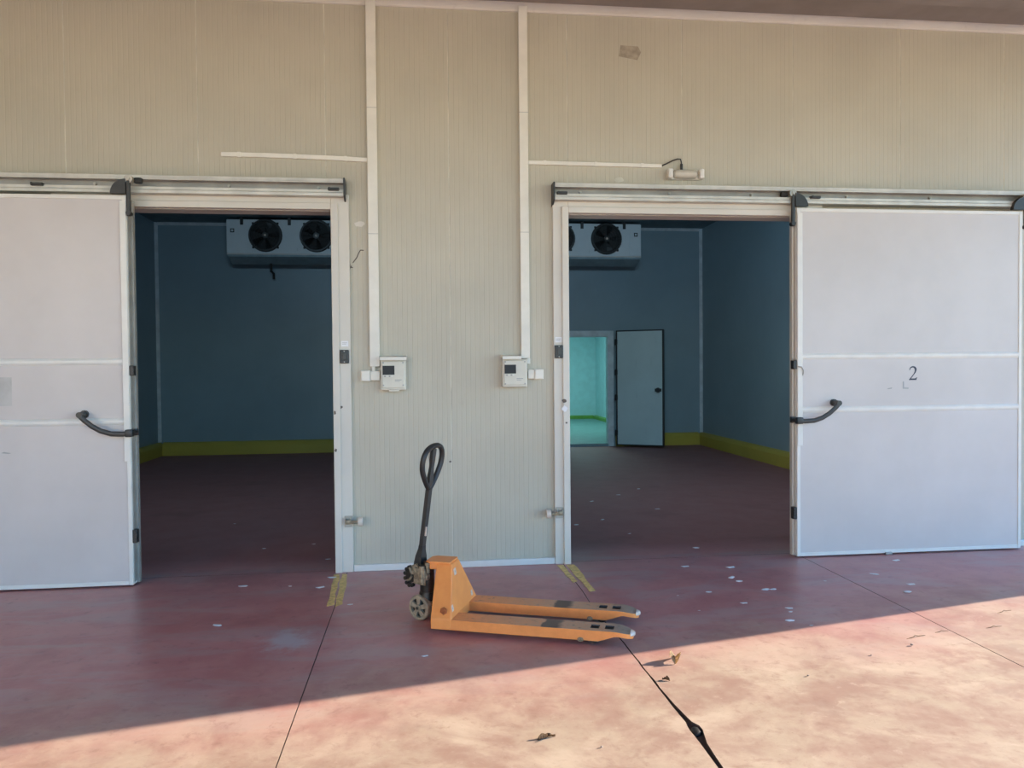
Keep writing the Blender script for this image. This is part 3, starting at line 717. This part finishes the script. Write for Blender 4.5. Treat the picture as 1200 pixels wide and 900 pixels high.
# ------------------------------------------------------------------ pallet jack
th = R(-20.5); uu = Vector((math.cos(th), math.sin(th))); vv = Vector((-uu.y, uu.x))
b0 = Vector((.045, 4.662)); vmid = 4.711-.05
o2 = uu*(b0.dot(uu)) + vv*vmid
PJ = tag(empty('pallet_jack', (o2.x, o2.y, 0), th), 'orange hand pallet jack with upright black handle parked between the doorways', 'pallet jack')
def fork(v0):
    """hollow steel fork: top plate with two slots, side skirts, tapered rounded nose"""
    bm = bm_new(); w = .075; zt, tp = .086, .007
    xs = [0.02, .30, .655, .76, .945, .995, 1.028, 1.080, 1.10, 1.12, 1.14, 1.16, 1.175, 1.186, 1.192]
    hw = [w, w, w, w, w, w, w, w, w*.99, w*.955, w*.89, w*.78, w*.62, w*.42, w*.22]
    def zz(x): return zt if x < 1.08 else zt-.022*((x-1.08)/.112)**1.6
    fr = [-1, -.42, .42, 1]
    top = [[bm.verts.new((x, v0+h*k, zz(x))) for k in fr] for x, h in zip(xs, hw)]
    bot = [[bm.verts.new((x, v0+(h-(.006 if h > .02 else .002))*k, zz(x)-tp)) for k in fr] for x, h in zip(xs, hw)]
    holes = {(4, 1), (6, 1)}
    for i in range(len(xs)-1):
        for k in range(3):
            if (i, k) in holes: continue
            bm.faces.new((top[i][k], top[i+1][k], top[i+1][k+1], top[i][k+1]))
            bm.faces.new((bot[i][k], bot[i][k+1], bot[i+1][k+1], bot[i+1][k]))
    for (i, k) in holes:
        c = [(i, k), (i+1, k), (i+1, k+1), (i, k+1)]
        for j in range(4):
            p, q = c[j], c[(j+1) % 4]
            bm.faces.new((top[p[0]][p[1]], top[q[0]][q[1]], bot[q[0]][q[1]], bot[p[0]][p[1]])).material_index = 1  # slot walls blackened for the shade inside
    # side skirts
    def zb(x): return .026 if x < 1.0 else min(.026+.036*((x-1.0)/.10)**1.0, zz(x)-.026)
    for k in (0, 3):
        s = -1 if k == 0 else 1
        xo = xs[:9] ; 
        oo = [(x, v0+s*h, zz(x), zb(x)) for x, h in zip(xs, hw)]
        lowO = [bm.verts.new((x, v, b)) for x, v, t_, b in oo]; lowI = [bm.verts.new((x, v-s*(.006 if abs(v-v0) > .02 else .002), b)) for x, v, t_, b in oo]
        for i in range(len(xs)-1):
            bm.faces.new((top[i][k], lowO[i], lowO[i+1], top[i+1][k])); bm.faces.new((lowO[i], lowI[i], lowI[i+1], lowO[i+1])); bm.faces.new((lowI[i], bot[i][k], bot[i+1][k], lowI[i+1]))
        if k == 0: endA = (lowO[-1], lowI[-1])
        else: endB = (lowO[-1], lowI[-1])
    bm.faces.new((top[-1][0], top[-1][1], top[-1][2], top[-1][3], endB[0], endA[0]))
    o = obj('fork', bm, ['fork', 'grease'], PJ)
    # worn white nose
    bm = bm_new()
    rings = []
    for x, h in ((1.176, .046), (1.188, .036), (1.196, .023), (1.201, .010)):
        zc = .062; rz = .0175*(.45+.55*h/.052)
        rings.append([bm.verts.new((x, v0+h*math.cos(2*math.pi*k/14), zc+rz*math.sin(2*math.pi*k/14))) for k in range(14)])
    for i in range(3):
        for k in range(14): bm.faces.new((rings[i][k], rings[i][(k+1) % 14], rings[i+1][(k+1) % 14], rings[i+1][k]))
    bm.faces.new(rings[0][::-1]); bm.faces.new(rings[-1])
    tag(obj('nose', bm, 'whitecap', o, True), 'worn white fork nose')
    bm = bm_new(); add_cyl(bm, (.965, v0-.045, .036), (.965, v0+.045, .036), .035, 20); obj('load_roller', bm, 'grease', o, True)
    boxes('slot_shade', [((.935, v0-.050, .046), (1.088, v0+.050, .0775))], 'grease', o)  # black block under the slots, painted-in shade of the hollow fork
    bm = bm_new(); add_cyl(bm, (.895, v0-.080, .032), (.895, v0+.080, .032), .008, 12); add_box(bm, (.87, v0-.05, .016), (1.0, v0-.046, .05)); add_box(bm, (.87, v0+.046, .016), (1.0, v0+.05, .05))
    tag(obj('roller_axle', bm, 'bronze', o), 'tan axle bracket')
    for s in (-1, 1):
        bm = bm_new(); ring = [(  .895+.014*math.cos(2*math.pi*k/14), v0+s*.079, .031+.010*math.sin(2*math.pi*k/14)) for k in range(14)]
        add_tube(bm, ring, .0035, 6, True, up=Vector((0, 1, 0))); obj('axle_ring', bm, 'bronze', o)
    return o
fork(-.190); fork(.190)
# chassis: tapered A-frame housing
bm = bm_new()
def ringc(x0, x1, hwid, z): return [bm.verts.new((x0, -hwid, z)), bm.verts.new((x1, -hwid, z)), bm.verts.new((x1, hwid, z)), bm.verts.new((x0, hwid, z))]
secs = [ringc(-.018, .112, .267, .024), ringc(-.018, .112, .267, .088), ringc(-.045, .060, .078, .360), ringc(-.048, .056, .070, .372)]
for a, b in zip(secs[:-1], secs[1:]):
    for k in range(4): bm.faces.new((a[k], a[(k+1) % 4], b[(k+1) % 4], b[k]))
bm.faces.new(secs[0][::-1]); bm.faces.new(secs[-1])
obj('chassis', bm, 'orange', PJ, bevel=.006)
bm = bm_new(); add_prism(bm, [(-.118, -.055), (-.090, -.080), (.044, -.080), (.050, -.070), (.050, .070), (.044, .080), (-.090, .080), (-.118, .055)], 'z', .372, .385)
obj('top_plate', bm, 'orange', PJ, bevel=.004)
bm = bm_new(); add_box(bm, (-.095, -.066, .330), (-.03, .066, .372), 0, .008); obj('pump_mount', bm, 'orange', PJ)
def nearface(x, z):      # point on the sloping near side face
    u = (z-.088)/(.360-.088); return Vector((x, -.267+(.267-.078)*u, z))
nn = Vector((0, -(.360-.088), -(.078-.267)*-1)).normalized(); nn = Vector((0, -.284, .189)).normalized()
pb = nearface(.060, .128)
bm = bm_new(); add_cyl(bm, pb-nn*.004, pb+nn*.016, .022, 6); add_cyl(bm, pb+nn*.012, pb+nn*.026, .013, 12); obj('bolt', bm, 'bolt', PJ)
# stickers on the load face
def loadface(y, z): u = (z-.088)/(.360-.088); return Vector((.112-(.052)*u, y, z))
for (y, z, w, h) in ((-.045, .322, .022, .022), (-.205, .140, .016, .020), (.185, .125, .016, .018)):
    bm = bm_new(); p0 = loadface(y, z); n2 = Vector((.284, 0, .052)).normalized(); up = Vector((-.052, 0, .284)).normalized(); sd = Vector((0, 1, 0))
    q = [p0+n2*.0005+sd*a*w+up*b*h for a, b in ((-1, -1), (1, -.9), (.9, 1), (-1, .8))]
    lo_ = [bm.verts.new(v) for v in q]; hi_ = [bm.verts.new(v+n2*.0012) for v in q]
    bm.faces.new(lo_[::-1]); bm.faces.new(hi_)
    for k in range(4): bm.faces.new((lo_[k], lo_[(k+1) % 4], hi_[(k+1) % 4], hi_[k]))
    st = tag(obj('sticker', bm, 'label', PJ), 'pale sticker')
    bm = bm_new(); p1 = p0+n2*.0017; bmesh.ops.create_circle(bm, cap_ends=True, segments=10, radius=w*.32, matrix=Matrix.Translation(p1) @ n2.to_track_quat('Z', 'Y').to_matrix().to_4x4())
    obj('sticker_mark', bm, 'greyprint', st)
# pump with steering head; steered about 20 degrees
ST = R(-20); PX = -.150
steer = Matrix.Translation((PX, 0, 0)) @ Matrix.Rotation(ST, 4, 'Z')
def sobj(name, bm, mats, parent=PJ, smooth=False):
    bm.transform(steer); return obj(name, bm, mats, parent, smooth)
bm = bm_new(); add_cyl(bm, (.02, 0, .150), (.02, 0, .350), .046, 22); add_cyl(bm, (.02, 0, .345), (.02, 0, .368), .022, 14); add_cyl(bm, (.02, 0, .128), (.02, 0, .175), .058, 22, .050)
pump = sobj('hydraulic_pump', bm, 'grease', smooth=True); tag(pump, 'greasy black hydraulic pump')
bm = bm_new(); add_box(bm, (-.045, -.060, .225), (.050, -.045, .330), 0, .006); add_box(bm, (.0, -.050, .255), (.06, .03, .300), 0, .01); add_cyl(bm, (.02, -.05, .235), (.02, -.05, .345), .017, 12)
sobj('pump_body', bm, 'bronze', pump); 
bm = bm_new(); add_cyl(bm, (.052, -.03, .30), (.052, -.03, .352), .013, 12); add_cyl(bm, (.052, -.03, .352), (.052, -.03, .366), .019, 12); sobj('oil_cap', bm, 'bronze', pump, True)
# handle base (yoke), lever cam, chain
bm = bm_new()
for s in (-1, 1):
    add_prism(bm, [(-.085, .255), (-.035, .240), (.0, .275), (-.005, .325), (-.035, .352), (-.075, .335)], 'y', s*.034, s*.048)
add_cyl(bm, (-.045, -.068, .300), (-.045, .068, .300), .014, 14); add_box(bm, (-.07, -.034, .265), (-.02, .034, .33), 0, .01)
yoke = sobj('handle_yoke', bm, 'bronze'); tag(yoke, 'dirty tan handle yoke')
bm = bm_new()
for s in range(7):
    a = R(100+s*32); c = Vector((-.075+.042*math.cos(a), -.052, .268+.058*math.sin(a)))
    add_cyl(bm, c+Vector((0, -.010, 0)), c+Vector((0, .012, 0)), .013, 10)
add_cyl(bm, (-.072, -.058, .268), (-.072, -.040, .268), .040, 18); sobj('pump_roller', bm, 'grease', yoke, True)
bm = bm_new(); add_tube(bm, [(-.075, -.060, .325), (-.060, -.066, .300), (-.052, -.066, .275), (-.072, -.064, .250), (-.095, -.060, .240)], .007, 8); sobj('release_link', bm, 'bronze', yoke, True)
# fork of the steering axle
bm = bm_new(); add_cyl(bm, (0.0, 0, .085), (.01, 0, .160), .024, 16); add_box(bm, (-.03, -.017, .052), (.03, .017, .112), 0, .01); add_cyl(bm, (0, -.078, .080), (0, .078, .080), .011, 14)
axle = sobj('steering_axle', bm, 'grease', smooth=True)
def steer_wheel(s):
    y0, y1 = (s*.024, s*.070); seg = 36; R0 = .080
    bm = bm_new()
    prof = [(.060, y0), (.074, y0), (R0, y0+(y1-y0)*.15), (R0, y0+(y1-y0)*.85), (.074, y1), (.060, y1), (.058, y1-(y1-y0)*.25), (.058, y0+(y1-y0)*.25)]
    rr = [[bm.verts.new((r*math.cos(2*math.pi*k/seg), y, .080+r*math.sin(2*math.pi*k/seg))) for k in range(seg)] for r, y in prof]
    for i in range(len(prof)):
        a, b = rr[i], rr[(i+1) % len(prof)]
        for k in range(seg): bm.faces.new((a[k], a[(k+1) % seg], b[(k+1) % seg], b[k]))
    wh = sobj('steering_wheel', bm, 'beige_wheel', smooth=True); tag(wh, 'tan steering wheel')
    bm = bm_new(); add_cyl(bm, (0, y0+(y1-y0)*.35, .080), (0, y0+(y1-y0)*.6, .080), .0585, 28); sobj('wheel_web', bm, 'grease', wh)
    bm = bm_new()
    for k in range(5):
        a = R(90+72*k); ca, sa = math.cos(a), math.sin(a); pts = [(.018, -.011), (.058, -.016), (.058, .016), (.018, .011)]
        add_prism(bm, [(r*ca-t_*sa, .080+r*sa+t_*ca) for r, t_ in pts], 'y', y0+(y1-y0)*.3, y0+(y1-y0)*.94)
    sobj('wheel_spokes', bm, 'beige_wheel', wh)
    bm = bm_new(); add_cyl(bm, (0, y0, .080), (0, y1+s*.004, .080), .022, 18); add_cyl(bm, (0, y1, .080), (0, y1+s*.008, .080), .013, 14); sobj('wheel_hub', bm, 'beige_wheel', wh, True)
    bm = bm_new(); add_cyl(bm, (0, y1+s*.007, .080), (0, y1+s*.010, .080), .009, 14); sobj('hub_bore', bm, 'grease', wh)
steer_wheel(-1); steer_wheel(1)
# handle: socket, shaft, loop, trigger
def HP(t, side=0, fwd=0):      # t metres above the yoke along the raked shaft; side along the axle
    rake = .165
    return Vector((-.042+rake*(t), side, .315+t)) + Vector((fwd, 0, -fwd*rake))
bm = bm_new()
def ring_at(bm, t, a, b): return [bm.verts.new(HP(t, sy*a, sx*b)) for sx, sy in ((-1, -1), (1, -1), (1, 1), (-1, 1))]
secs = [ring_at(bm, t, a, b) for t, a, b in ((-.02, .030, .026), (.03, .031, .028), (.08, .027, .024), (.125, .018, .017), (.15, .0165, .0155))]
for a, b in zip(secs[:-1], secs[1:]):
    for k in range(4): bm.faces.new((a[k], a[(k+1) % 4], b[(k+1) % 4], b[k]))
bm.faces.new(secs[0][::-1]); bm.faces.new(secs[-1]); sobj('handle_socket', bm, 'black')
bm = bm_new(); secs = [ring_at(bm, t, .016, .0145) for t in (.13, .30, .45, .525)]
for a, b in zip(secs[:-1], secs[1:]):
    for k in range(4): bm.faces.new((a[k], a[(k+1) % 4], b[(k+1) % 4], b[k]))
bm.faces.new(secs[0][::-1]); bm.faces.new(secs[-1]); shaft = sobj('handle_shaft', bm, 'darkhandle')
bm = bm_new(); add_box(bm, (-.006, -.004, -.03), (.006, .004, .03), 0, .002); bm.transform(Matrix.Translation(HP(.245, -.004, .017)) @ Matrix.Rotation(R(7.7), 4, 'Y')); tag(sobj('shaft_sticker', bm, 'label', shaft), 'small white sticker')
loop = [(0, .515), (.020, .535), (.050, .580), (.080, .635), (.094, .685), (.090, .735), (.070, .772), (.035, .790), (0, .794)]
lp = [(s, t) for s, t in loop] + [(-s, t) for s, t in loop[-2:0:-1]]
# smooth the loop by midpoint refinement
for _ in range(2):
    q = []
    for i in range(len(lp)):
        a, b = lp[i], lp[(i+1) % len(lp)]
        q += [(a[0]*.75+b[0]*.25, a[1]*.75+b[1]*.25), (a[0]*.25+b[0]*.75, a[1]*.25+b[1]*.75)]
    lp = q
bm = bm_new(); add_tube(bm, [HP(t+.14*s*min(1, max(0, (t-.515)/.12)), s) for s, t in lp],   .0165, 10, True, ry=.0185, up=Vector((1, 0, -.165)).normalized())
lo_p = sobj('handle_loop', bm, 'black', smooth=True); tag(lo_p, 'black loop grip')
bm = bm_new(); secs = []
for t, a, b in ((.53, .020, .014), (.60, .018, .012), (.66, .012, .010), (.70, .014, .012), (.775, .016, .012)):
    secs.append(ring_at(bm, t, a, b))
for a, b in zip(secs[:-1], secs[1:]):
    for k in range(4): bm.faces.new((a[k], a[(k+1) % 4], b[(k+1) % 4], b[k]))
bm.faces.new(secs[0][::-1]); bm.faces.new(secs[-1]); sobj('handle_centre', bm, 'darkhandle', lo_p)
bm = bm_new(); add_tube(bm, [HP(.69, .0, -.018), HP(.72, .002, -.026), HP(.75, .008, -.030), HP(.765, .02, -.028)], .0065, 8); tag(sobj('release_trigger', bm, 'steel', lo_p, True), 'grey release trigger')

# ------------------------------------------------------------------ floor tape, scraps, leaves, pebbles
def strip_tape(pts_l, pts_r, lab, seed, grp):
    rnd = random.Random(seed); bm = bm_new()
    def rag(p, q, n=9):
        return [(p[0]+(q[0]-p[0])*i/n+rnd.uniform(-.006, .006), p[1]+(q[1]-p[1])*i/n) for i in range(n+1)]
    poly = rag(*pts_l) + rag(pts_r[1], pts_r[0])
    add_prism(bm, poly, 'z', .0004, .0018); return tag(obj('floor_tape', bm, 'tape'), lab, 'tape', grp)
strip_tape(((-.698, 6.12), (-.652, 5.30)), ((-.655, 6.12), (-.612, 5.33)), 'left strip of worn yellow tape below the left doorway frame', 1, 'worn yellow floor tape')
strip_tape(((-.640, 6.12), (-.600, 5.29)), ((-.596, 6.12), (-.556, 5.34)), 'right strip of worn yellow tape below the left doorway frame', 2, 'worn yellow floor tape')
strip_tape(((1.062, 6.14), (1.095, 5.62)), ((1.112, 6.14), (1.128, 5.66)), 'short strip of worn yellow tape below the right doorway frame', 3, 'worn yellow floor tape')
strip_tape(((1.140, 6.14), (1.165, 5.38)), ((1.205, 6.14), (1.212, 5.40)), 'long strip of worn yellow tape below the right doorway frame', 4, 'worn yellow floor tape')
def scrap_mesh(seed):
    rnd = random.Random(seed); bm = bm_new(); n = 7
    poly = []
    for i in range(n):
        a = 2*math.pi*i/n; q = .65+.5*rnd.random(); poly.append((.05*q*math.cos(a), .03*q*math.sin(a)))
    top = [bm.verts.new((x, y, .0035+.007*rnd.random())) for x, y in poly]; bot = [bm.verts.new((v.co.x, v.co.y, v.co.z-.0025)) for v in top]
    c = bm.verts.new((0, 0, .011)); cb = bm.verts.new((0, 0, .0085))
    for i in range(n):
        j = (i+1) % n
        bm.faces.new((top[i], top[j], c)); bm.faces.new((bot[j], bot[i], cb)); bm.faces.new((top[i], bot[i], bot[j], top[j]))
    lo_z = min(v.co.z for v in bm.verts)
    for v in bm.verts: v.co.z -= lo_z
    return bm
protos = [obj('paper_scrap', scrap_mesh(40+i), 'paper') for i in range(4)]
used = set()
zones = [
 ('small white paper scrap on the red floor in front of the left doorway', 'paper scraps before the left doorway',
  [(-1.331, 5.892, 1), (-.985, 5.84, .45), (-.50, 5.32, .7), (-.757, 5.77, .9), (-.70, 6.03, 1.1), (-1.29, 5.006, .9)]),
 ('small white paper scrap on the dark floor inside the left room', 'paper scraps inside the left room',
  [(-.80, 6.62, .8), (-1.416, 7.104, .6), (-.62, 7.30, .6), (-1.00, 7.22, .5), (-1.95, 8.3, .5)]),
 ('small white paper scrap on the red floor in front of the right doorway', 'paper scraps before the right doorway',
  [(2.064, 5.948, .9), (2.406, 5.869, 1.0), (2.296, 5.584, 1.0), (2.315, 5.487, .8), (1.75, 5.20, .35), (1.994, 5.248, .8), (2.411, 5.25, 1.1), (2.47, 5.25, .8), (2.131, 4.968, .7), (2.378, 4.82, .9), (2.352, 4.75, .5), (2.266, 4.593, .9), (2.354, 4.483, .45), (1.78, 4.86, .35)]),
 ('small white paper scrap on the dark floor inside the right room', 'paper scraps inside the right room',
  [(1.529, 7.693, .8), (1.85, 7.90, .8), (2.411, 9.403, .8), (2.634, 8.869, .0), (2.779, 9.818, .8), (1.98, 9.0, .9), (2.60, 8.4, .9), (2.37, 6.55, .9), (1.95, 7.2, .5)]),
 ('small white paper scrap on the floor in front of the right sliding door', 'paper scraps before the right sliding door',
  [(2.939, 5.394, .4), (3.809, 5.875, 1.0), (3.403, 5.515, 1.0), (3.36, 5.05, 1.1), (3.50, 5.22, .9)]),
 ('small white paper scrap on the floor in front of the jack', 'paper scraps in front of the jack', [(-.002, 4.303, .55)]),
]
rnd = random.Random(3)
for lab, grp, pts in zones:
    for (x, y, s) in pts:
        if s == 0: continue
        i = rnd.randrange(4); o = protos[i] if i not in used else protos[i].copy()
        if i in used: COL.objects.link(o)
        used.add(i)
        o.location = (x, y, .0004); o.rotation_euler = (0, 0, rnd.uniform(-.5, .5)); o.scale = (s*.75, s*.75, s*.75)
        tag(o, lab, 'paper scrap', grp)
# the single scrap before the jack needs no group
for o in [o for o in COL.objects if o.get('group') == 'paper scraps in front of the jack']: del o['group']

def leaf(name, L, Wd, mat, arch, seed):
    rnd = random.Random(seed); bm = bm_new(); n = 8; rows = []
    for i in range(n+1):
        u = i/n; w = Wd*math.sin(math.pi*min(1, .08+u*.90))**.8*(.8+.4*rnd.random()); z = arch*math.sin(math.pi*u)*(.7+.5*rnd.random()); x = (u-.5)*L
        rows.append([bm.verts.new((x, -w, z+.012*rnd.random())), bm.verts.new((x, 0, z*.5)), bm.verts.new((x, w, z+.016*rnd.random()))])
    for a, b in zip(rows[:-1], rows[1:]):
        for k in range(2): bm.faces.new((a[k], a[k+1], b[k+1], b[k]))
    bmesh.ops.solidify(bm, geom=bm.faces[:], thickness=.0015)
    zmin = min(v.co.z for v in bm.verts)
    for v in bm.verts: v.co.z -= zmin
    return obj(name, bm, mat)
o = leaf('dry_leaf', .10, .030, 'leaf', .055, 5); o.location = (1.345, 4.045, 0); o.rotation_euler = (0, 0, R(70)); tag(o, 'curled dry leaf on the sunlit floor near the fork tips', 'leaf')
o = leaf('dry_leaf', .085, .016, 'leafdark', .010, 6); o.location = (.515, 3.27, 0); o.rotation_euler = (0, 0, R(18)); tag(o, 'brown crumbled leaf alone on the sunlit floor at the bottom', 'leaf')
o = leaf('dry_leaf', .04, .012, 'leafdark', .008, 8); o.location = (1.215, 3.80, 0); o.rotation_euler = (0, 0, R(-30)); tag(o, 'tiny brown leaf beside the floor crack', 'leaf')
# dark lump lodged in the crack
bm = bm_new(); bmesh.ops.create_icosphere(bm, subdivisions=2, radius=.024)
for v in bm.verts: v.co = Vector((v.co.x*.95, v.co.y*1.7, v.co.z*.55))*(.85+.3*random.random())
o = obj('dark_stone', bm, 'black', smooth=True); o.location = (1.180, 3.27, -.012); tag(o, 'dark lump lodged in the floor crack', 'stone')
def pebble(seed, r):
    rnd = random.Random(seed); bm = bm_new(); bmesh.ops.create_icosphere(bm, subdivisions=1, radius=r)
    for v in bm.verts: v.co = Vector((v.co.x*1.2, v.co.y, v.co.z*.7))*(.8+.4*rnd.random())
    zmin = min(v.co.z for v in bm.verts)
    for v in bm.verts: v.co.z -= zmin
    return bm
def shadow_streak(L, seed):  # thin dark stick standing in for a pebble's long shadow
    rnd = random.Random(seed); bm = bm_new(); n = 7
    pts = [((i/(n-1)-.5)*L, rnd.uniform(-.004, .004), .006+.010*math.sin(math.pi*i/(n-1))*rnd.random()) for i in range(n)]
    add_tube(bm, pts, [.0013, .0022, .0026, .0028, .0026, .002, .0012], 6)
    zmin = min(v.co.z for v in bm.verts)
    for v in bm.verts: v.co.z -= zmin
    return bm
tw = obj('shadow_streak', shadow_streak(.15, 4), 'leafdark')
for i, (x, y, a, q) in enumerate([(2.85, 4.205, 16, 1.0), (3.06, 4.27, 12, .7), (3.70, 4.56, 18, .9), (3.42, 4.30, 10, .8)]):
    o = tw if i == 0 else tw.copy()
    if i: COL.objects.link(o)
    o.location = (x, y, 0); o.rotation_euler = (0, 0, R(a)); o.scale = (q, q, q)
    tag(o, 'thin dark stick for a pebble shadow on the sunlit concrete near the right floor joint', 'shadow_streak', 'shadow streaks on the sunlit concrete')
pp = obj('pebble', pebble(2, .008), 'stone')
for i, (x, y, s) in enumerate([(2.74, 4.08, 1.0), (2.43, 3.97, .6), (1.95, 3.75, .7), (.73, 3.16, .6)]):
    o = pp if i == 0 else pp.copy()
    if i: COL.objects.link(o)
    o.location = (x, y, 0); o.rotation_euler = (0, 0, i*1.3); o.scale = (s, s, s)
    tag(o, 'tiny grey pebble on the sunlit concrete', 'pebble', 'pebbles on the sunlit concrete')
